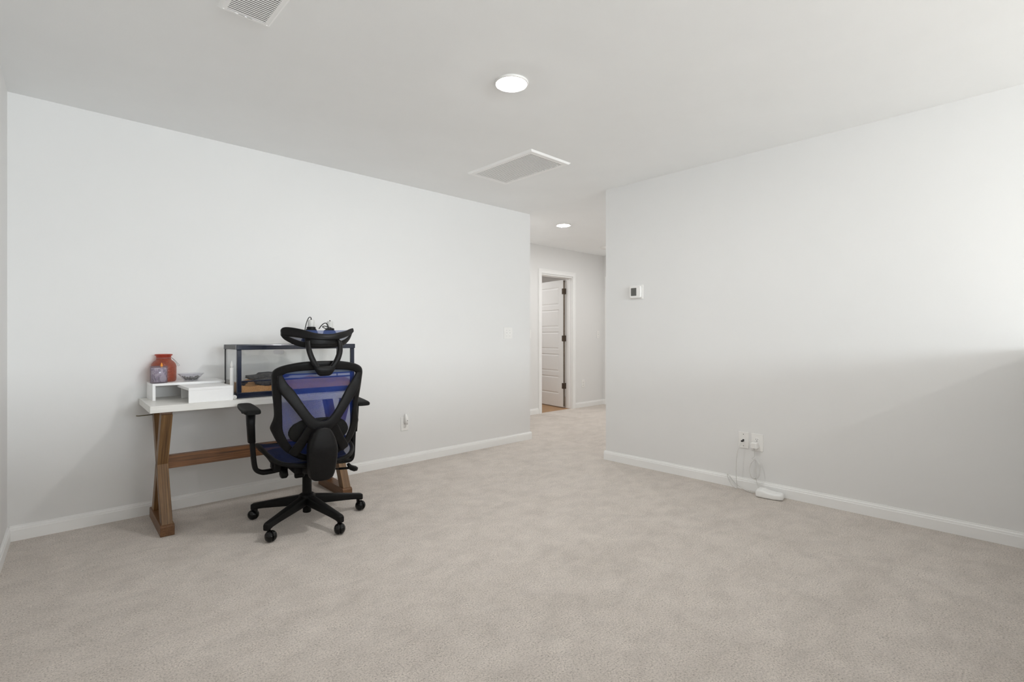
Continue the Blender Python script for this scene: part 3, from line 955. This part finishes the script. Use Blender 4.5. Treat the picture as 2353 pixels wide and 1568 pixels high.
LY = 3.555
dome_lamp('dome lamp with white socket, the one with the arched cord', 1.430, LY, 0.0)
dome_lamp('dome lamp with white socket nearer the right end of the tank', 1.565, LY, -0.008)
c1 = catmull([(1.430, LY, 1.236), (1.426, LY - 0.004, 1.246), (1.412, LY - 0.010, 1.246), (1.398, LY - 0.014, 1.225), (1.385, LY - 0.02, 1.19), (1.367, LY - 0.03, 1.12), (1.355, LY - 0.02, 1.085), (1.35, LY + 0.02, 1.066)], 6)
o = MB((1.430, LY, 1.236)).tube(c1, 0.003, 8).build('lamp_cord', 'cable_black')
tag(o, 'thin black cord arching from the left lamp socket', 'cord')
c2 = catmull([(1.4665, LY - 0.045, 1.166), (1.478, LY - 0.05, 1.185), (1.495, LY - 0.052, 1.202), (1.512, LY - 0.052, 1.207), (1.525, LY - 0.05, 1.196), (1.531, LY - 0.05, 1.178), (1.520, LY - 0.055, 1.166), (1.500, LY - 0.06, 1.172), (1.487, LY - 0.058, 1.180), (1.500, LY - 0.055, 1.186), (1.528, LY - 0.058, 1.180), (1.55, LY - 0.06, 1.172), (1.535, LY - 0.064, 1.163), (1.505, LY - 0.066, 1.160), (1.490, LY - 0.07, 1.14), (1.49, LY - 0.075, 1.09), (1.50, LY - 0.07, 1.066)], 6)
o = MB((1.50, LY - 0.06, 1.066)).tube(c2, 0.0034, 8).build('lamp_cord', 'cable_black')
tag(o, 'tangled black cord bundled between the two lamp sockets', 'cord')


# ------------------------------------------------------------------ office chair
CH = (1.240, 3.136, 0.0)
chair = thing('office_chair', 'black ergonomic office chair with blue net back at the desk', 'office chair', CH, math.radians(-6.94))


def back_y(x, z):
    return interp(z, [.40, .5, .6, .75, .97], [-.235, -.255, -.265, -.285, -.325]) + .05 * (x / .25) ** 2


def brace_y(x, z):
    return back_y(x, z) - .045 * (1 - min(1, (x / .22) ** 2))


OUT = [(0, .975), (.07, .974), (.13, .968), (.20, .953), (.24, .932), (.253, .905), (.252, .87), (.246, .80), (.238, .74), (.233, .68), (.236, .65), (.244, .62), (.247, .60), (.239, .575), (.222, .535), (.195, .49), (.16, .453), (.12, .425), (.07, .403), (0, .395)]
INN = [(0, .924), (.068, .923), (.125, .920), (.18, .912), (.203, .898), (.212, .880), (.212, .855), (.206, .80), (.202, .744), (.199, .688), (.197, .655), (.196, .63), (.195, .605), (.19, .58), (.178, .55), (.158, .51), (.13, .475), (.098, .452), (.06, .437), (0, .43)]
loop = [(o, i) for o, i in zip(OUT, INN)] + [((-o[0], o[1]), (-i[0], i[1])) for o, i in list(zip(OUT, INN))[-2:0:-1]]
oc = catmull([(o[0], back_y(*o), o[1]) for o, i in loop], 3, True)
ic = catmull([(i[0], back_y(*i), i[1]) for o, i in loop], 3, True)
secs = []
for p, q in zip(oc, ic):
    mid = (p + q) / 2
    hw = (q - p) / 2
    wing = math.exp(-((p.z - 0.60) / 0.045) ** 2) * min(1, abs(p.x) / 0.2)
    th = 0.017 + 0.010 * wing
    nrm = Vector((p.x * 0.9, 1, 0)).normalized()
    secs.append((mid + Vector((0, th * 0.9, 0)), hw, nrm * th, 3.2))
MB().loft(secs, True, 16).build('back_frame', 'black_frame', chair)


def hw_in(z):
    return interp(z, [.43, .437, .452, .475, .51, .55, .58, .605, .655, .744, .80, .88, .91, .925], [.02, .06, .098, .13, .158, .178, .19, .195, .197, .202, .206, .212, .185, .17])


def netpt(u, v):
    z = .436 + v * (.905 - .436)
    x = (2 * u - 1) * (hw_in(z) + .012)
    return (x, back_y(x, z) + .026 + .018 * (1 - (x / .24) ** 2), z)


MB().grid(netpt, 40, 60).build('back_net', 'net', chair)


def strippt(u, v):
    z = .897 + v * .035
    x = (2 * u - 1) * .19
    return (x, back_y(x, z) + .034 + .012 * (1 - (x / .24) ** 2), z)


MB().grid(strippt, 24, 4).build('net_strip', 'strip', chair)

# crossed back brace
def ribbon(b, pts, s, th=.011, dy=0.0):
    c = catmull([(x, 0, z) for x, z, w in pts], 4)
    ws = catmull([(w, 0, 0) for x, z, w in pts], 4)
    se = []
    for i, p in enumerate(c):
        d = (c[min(i + 1, len(c) - 1)] - c[max(i - 1, 0)]).normalized()
        wv = Vector((d.z, 0, -d.x)) * ws[i].x
        se.append(((s * p.x, brace_y(p.x, p.z) + dy, p.z), (s * wv.x, 0, wv.z), (0, th, 0), 4))
    b.loft(se, n=18)


b = MB()
for s_ in (-1, 1):
    ribbon(b, [(.218, .900, .012), (.211, .868, .021), (.198, .832, .028), (.172, .795, .031), (.128, .728, .028), (.088, .668, .027), (.058, .630, .029), (.030, .611, .028), (.0, .607, .026), (-.03, .609, .020)], s_)
    ribbon(b, [(-.02, .610, .018), (.0, .611, .022), (.035, .613, .026), (.064, .592, .027), (.088, .552, .026), (.113, .507, .026), (.138, .466, .027), (.147, .452, .022)], s_, .010, .004)
b.build('back_brace', 'black_frame', chair)

# spine shell
se = []
for z, w, yr in ((.304, .020, -.338), (.3075, .042, -.343), (.318, .056, -.348), (.34, .064, -.354), (.38, .070, -.362), (.43, .074, -.371), (.475, .075, -.378), (.50, .0735, -.374), (.54, .064, -.367), (.575, .049, -.361), (.595, .034, -.356), (.603, .018, -.352)):
    yf = -.275
    if z < .42:
        yf = -.275 + (.42 - z) * .25
    se.append(((-.006, (yr + yf) / 2, z), (w + .004, 0, 0), (0, (yf - yr) / 2, 0), 4.5))
MB().loft(se, n=28).build('spine_cover', 'black_frame', chair)

# lumbar pad
se = []
for x in (-.165, -.158, -.14, -.10, -.05, 0, .05, .10, .14, .158, .165):
    hz = interp(abs(x), [0, .05, .10, .14, .158, .165], [.072, .070, .064, .048, .030, .012])
    se.append(((x, back_y(x, .58) - .004 + .006, .577 - .12 * max(0, abs(x) - .10)), (0, 0, hz), (0, .010, 0), 3))
MB().loft(se, n=16).build('lumbar_pad', 'black_soft', chair)

# headrest
b = MB()
def hr_y(x):
    return -.335 + .105 * (x / .2) ** 2
up = [(-.202, 1.134, .016), (-.196, 1.138, .022), (-.18, 1.139, .026), (-.15, 1.136, .026), (-.10, 1.126, .024), (-.05, 1.115, .0185), (0, 1.110, .017), (.05, 1.110, .0175), (.10, 1.119, .019), (.14, 1.128, .018), (.17, 1.138, .018), (.19, 1.146, .015), (.203, 1.152, .011)]
b.loft([((x, hr_y(x), z), (0, .008, h), (0, .009, -.002), 3) for x, z, h in catmull(up, 4)], n=14)
lo = [(-.2, 1.130, .012), (-.188, 1.112, .013), (-.168, 1.098, .015), (-.14, 1.082, .016), (-.10, 1.068, .015), (-.05, 1.062, .013), (0, 1.061, .013), (.05, 1.062, .013), (.10, 1.070, .015), (.14, 1.082, .016), (.17, 1.102, .014), (.188, 1.122, .012), (.203, 1.148, .009)]
b.loft([((x, hr_y(x) + .012, z), (0, -.004, h), (0, .009, .002), 3) for x, z, h in catmull(lo, 4)], n=14)
b.loft([((x, hr_y(x) + .004, interp(abs(x), [0, .1], [1.085, 1.09])), (0, 0, .022), (0, .006, 0), 4) for x in (-.095, -.06, -.02, .02, .06, .095)], n=12)
b.build('headrest_frame', 'black_frame', chair)


def headnet(u, v):
    x = (2 * u - 1) * .192
    zt = 1.152 - .004 * math.cos(x / .192 * PI / 2)
    zb = 1.066 + .055 * (abs(x) / .192) ** 2.2
    z = zb + v * (zt - zb)
    return (x, -.262 + .035 * (x / .2) ** 2 - .012 * math.sin(v * PI), z)


MB().grid(headnet, 36, 12).build('headrest_net', 'net_head', chair)
b = MB()
for s in (-1, 1):
    st = catmull([(s * .086, -.330, 1.092), (s * .087, -.346, 1.060), (s * .082, -.356, 1.025), (s * .068, -.360, .985), (s * .050, -.358, .953), (s * .026, -.354, .930)], 4)
    b.loft([(p, (.0125 + .005 * i / len(st), 0, .003 * -s), (0, .011 + .003 * i / len(st), .003), 3) for i, p in enumerate(st)], n=14)
b.loft([((0, -.346, .893), (.026, 0, 0), (0, .015, 0), 3), ((0, -.350, .902), (.039, 0, 0), (0, .020, 0), 3), ((0, -.353, .922), (.051, 0, 0), (0, .022, 0), 3), ((0, -.355, .940), (.060, 0, 0), (0, .019, 0), 3), ((0, -.355, .949), (.058, 0, 0), (0, .013, 0), 3)], n=20)
b.build('headrest_stem', 'black_frame', chair)

# seat
SY = [-.252, -.245, -.23, -.20, -.15, -.10, 0, .10, .17, .21, .228]
SW = [.085, .115, .150, .190, .222, .238, .250, .256, .252, .235, .205]


def seat_z(x, y):
    e = interp(y, [-.25, -.2, -.12, 0, .1, .19, .23], [.398, .408, .432, .450, .458, .452, .438])
    return e - .022 * (1 - min(1, (x / .25) ** 2)) * (1 if y > -.2 else 0.4)


per = [(SW[i], SY[i]) for i in range(len(SY))]
ring = [(x, y) for x, y in per] + [(-x, y) for x, y in per[::-1]]
rp = catmull([(x, y, seat_z(x, y)) for x, y in ring], 3, True)
se = []
nn = len(rp)
for i, p in enumerate(rp):
    d = rp[(i + 1) % nn] - rp[i - 1]
    d.normalize()
    w = Vector((d.y, -d.x, 0)).normalized() * .013
    se.append((p - Vector((0, 0, .006)), w, (0, 0, .012), 2.6))
MB().loft(se, True, 12).build('seat_frame', 'black', chair)


def seatpt(u, v):
    y = -.250 + v * (.476)
    hw = interp(y, SY, SW)
    x = (2 * u - 1) * hw
    return (x, y, seat_z(x, y) + .002)


MB().grid(seatpt, 36, 36).build('seat_net', 'net_seat', chair)
MB().loft([((0, -.215, .385), (.10, 0, 0), (0, 0, .010), 4), ((0, -.15, .385), (.19, 0, 0), (0, 0, .014), 5), ((0, 0, .392), (.21, 0, 0), (0, 0, .016), 5), ((0, .15, .40), (.20, 0, 0), (0, 0, .016), 5), ((0, .19, .402), (.17, 0, 0), (0, 0, .010), 5)], n=24).build('seat_pan', 'black', chair)

BX0, BY0 = -.017, -.050     # pedestal axis in the chair's own frame
b = MB().box(-.115, .085, -.17, .10, .318, .375)
b.loft([((BX0 - .01, -.19, .345), (.06, 0, 0), (0, 0, .028), 4), ((BX0 - .01, -.29, .365), (.045, 0, 0), (0, 0, .030), 4)], n=16)
b.box(-.20, -.165, -.07, .07, .322, .425).box(.165, .20, -.07, .07, .322, .425)
b.build('tilt_mechanism', 'black', chair, bevel=0.006)


def armrest(s):
    b = MB()
    b.loft([((s * .303 - .013, .0, .676), (.024, 0, 0), (0, .034, 0), 4), ((s * .303 - .013, .0, .60), (.021, 0, 0), (0, .030, 0), 4), ((s * .298 - .013, .0, .50), (.019, 0, 0), (0, .027, 0), 4)], n=20)
    sl = b.build('arm_post', 'black', chair)
    b = MB()
    p = catmull([(s * .296 - .013, 0, .52), (s * .292 - .012, 0, .44), (s * .287 - .010, 0, .37), (s * .280 - .007, 0, .338), (s * .262, 0, .321), (s * .235, 0, .317), (s * .18, 0, .320), (s * .12, 0, .330)], 5)
    se = []
    for i, q in enumerate(p):
        d = p[min(i + 1, len(p) - 1)] - p[max(i - 1, 0)]
        d.normalize()
        w = Vector((d.z, 0, -d.x)) * .0135
        se.append((q, w, (0, .023, 0), 4))
    b.loft(se, n=16)
    b.loft([((s * .256, .06, .440), (.012, 0, 0), (0, .03, 0), 4), ((s * .222, .03, .405), (.012, 0, 0), (0, .03, 0), 4), ((s * .196, .0, .365), (.014, 0, 0), (0, .03, 0), 4), ((s * .19, .0, .325), (.014, 0, 0), (0, .03, 0), 4)], n=14)
    b.build('arm_bracket', 'black', chair)
    se = [((s * (.313 + .02 * (y + .15)) - .014, y, z), (hw, 0, 0), (0, 0, hz), 4) for y, hw, z, hz in ((-.150, .030, .688, .009), (-.144, .040, .690, .012), (-.115, .044, .692, .0135), (-.04, .046, .696, .0135), (.05, .043, .701, .0135), (.105, .038, .704, .013), (.128, .032, .705, .011), (.135, .022, .705, .007))]
    b = MB().loft(se, n=24)
    pad = b.build('arm_pad', 'black_soft', chair)
    MB().loft([((s * .303 - .013, -.015, .684), (.030, 0, 0), (0, .055, 0), 4), ((s * .303 - .013, -.015, .674), (.028, 0, 0), (0, .052, 0), 4)], n=20).box(*sorted((s * .325 - .013, s * .352 - .013)), -.035, .0, .675, .684).build('pad_mount', 'black', pad)


armrest(-1)
armrest(1)

# levers and knobs under the seat
b = MB().tube([(.05, -.06, .318), (.15, -.08, .292), (.20, -.085, .288)], .0045, 10).tube([(.165, -.08, .291), (.232, -.09, .288)], .0075, 12)
b.loft([((.216, -.10, .318), (.008, 0, .004), (0, .012, 0), 2.5), ((.226, -.097, .303), (.011, 0, .006), (0, .018, 0), 2.5), ((.242, -.09, .288), (.013, 0, .012), (0, .024, 0), 2.5), ((.264, -.082, .277), (.009, 0, .015), (0, .024, 0), 2.5), ((.280, -.078, .272), (.004, 0, .011), (0, .014, 0), 2.5)], n=16)
b.build('height_lever', 'black', chair)
MB().loft([((-.152, -.06, .330), (.020, 0, 0), (0, .03, 0), 4), ((-.150, -.06, .300), (.022, 0, 0), (0, .034, 0), 4), ((-.152, -.06, .286), (.016, 0, 0), (0, .028, 0), 4)], n=18).build('seat_slide_lever', 'black', chair)
MB().lathe([(0, -.028), (.016, -.026), (.019, -.020), (.019, .020), (.015, .027), (0, .028)], cx=-.075, cy=-.11, cz=.300, n=24, axis='x').tube([(-.05, -.11, .300), (.0, -.11, .322)], .006, 10).build('tension_knob', 'black', chair)

# pedestal
b = MB().lathe([(.0, .335), (.030, .335), (.030, .300), (.0265, .298), (.0265, .165)], cx=BX0, cy=BY0, n=28)
b.build('gas_column', 'black', chair)
b = MB().lathe([(0, .168), (.034, .168), (.046, .160), (.050, .148), (.044, .125), (.034, .105), (.034, .088), (.024, .086), (.024, .056), (.020, .052), (0, .052)], cx=BX0, cy=BY0, n=32)
b.build('hub', 'black', chair)


def castor_parts(px, py, a, wheel0, stem0):
    ca, sa = math.cos(a), math.sin(a)
    off = Vector((-sa, ca, 0)) * 0.022
    base = Vector((px, py, 0)) + off
    c = MB().tube([(px, py, .078), (px, py, .046)], .0105, 14)
    c.loft([((base.x - ca * .006, base.y - sa * .006, .030), (-sa * .024, ca * .024, 0), (0, 0, .024), 2.2), ((base.x + ca * .006, base.y + sa * .006, .030), (-sa * .024, ca * .024, 0), (0, 0, .024), 2.2)], n=20)
    st = c.build('castor', 'black_gloss', chair)
    for s in (-1, 1):
        pr = [(0.0, .031), (.010, .0300), (.020, .0255), (.0265, .019), (.0298, .011), (.0305, .005), (.029, .0025), (0, .0025)]
        wv = MB()
        wv.lathe([(r, s * h) for r, h in pr], n=28, axis='x')
        rot = Matrix.Rotation(a, 3, 'Z')
        wv.v = [rot @ p + base + Vector((0, 0, .0306)) for p in wv.v]
        wv.build('wheel', 'black_gloss', st)


for k, (ang_d, rad, cast) in enumerate(((142, .325, 30), (218, .33, 195), (287, .335, 170), (2, .33, 200), (74, .33, 100))):
    a = math.radians(ang_d)
    ca, sa = math.cos(a), math.sin(a)
    se = []
    for f, zt, zb, hw in ((.03, .163, .100, .026), (.10, .158, .098, .027), (.22, .151, .093, .026), (.40, .140, .088, .024), (.60, .128, .082, .022), (.80, .115, .076, .0205), (.93, .107, .070, .0195), (.985, .104, .063, .019), (1.02, .101, .061, .017), (1.045, .096, .063, .013)):
        r = f * rad
        se.append(((BX0 + ca * r, BY0 + sa * r, (zt + zb) / 2), (-sa * hw, ca * hw, 0), (0, 0, (zt - zb) / 2), 4.5))
    MB().loft(se, n=20).build('base_leg', 'black', chair)
    castor_parts(BX0 + ca * (rad - .012), BY0 + sa * (rad - .012), math.radians(cast), None, None)
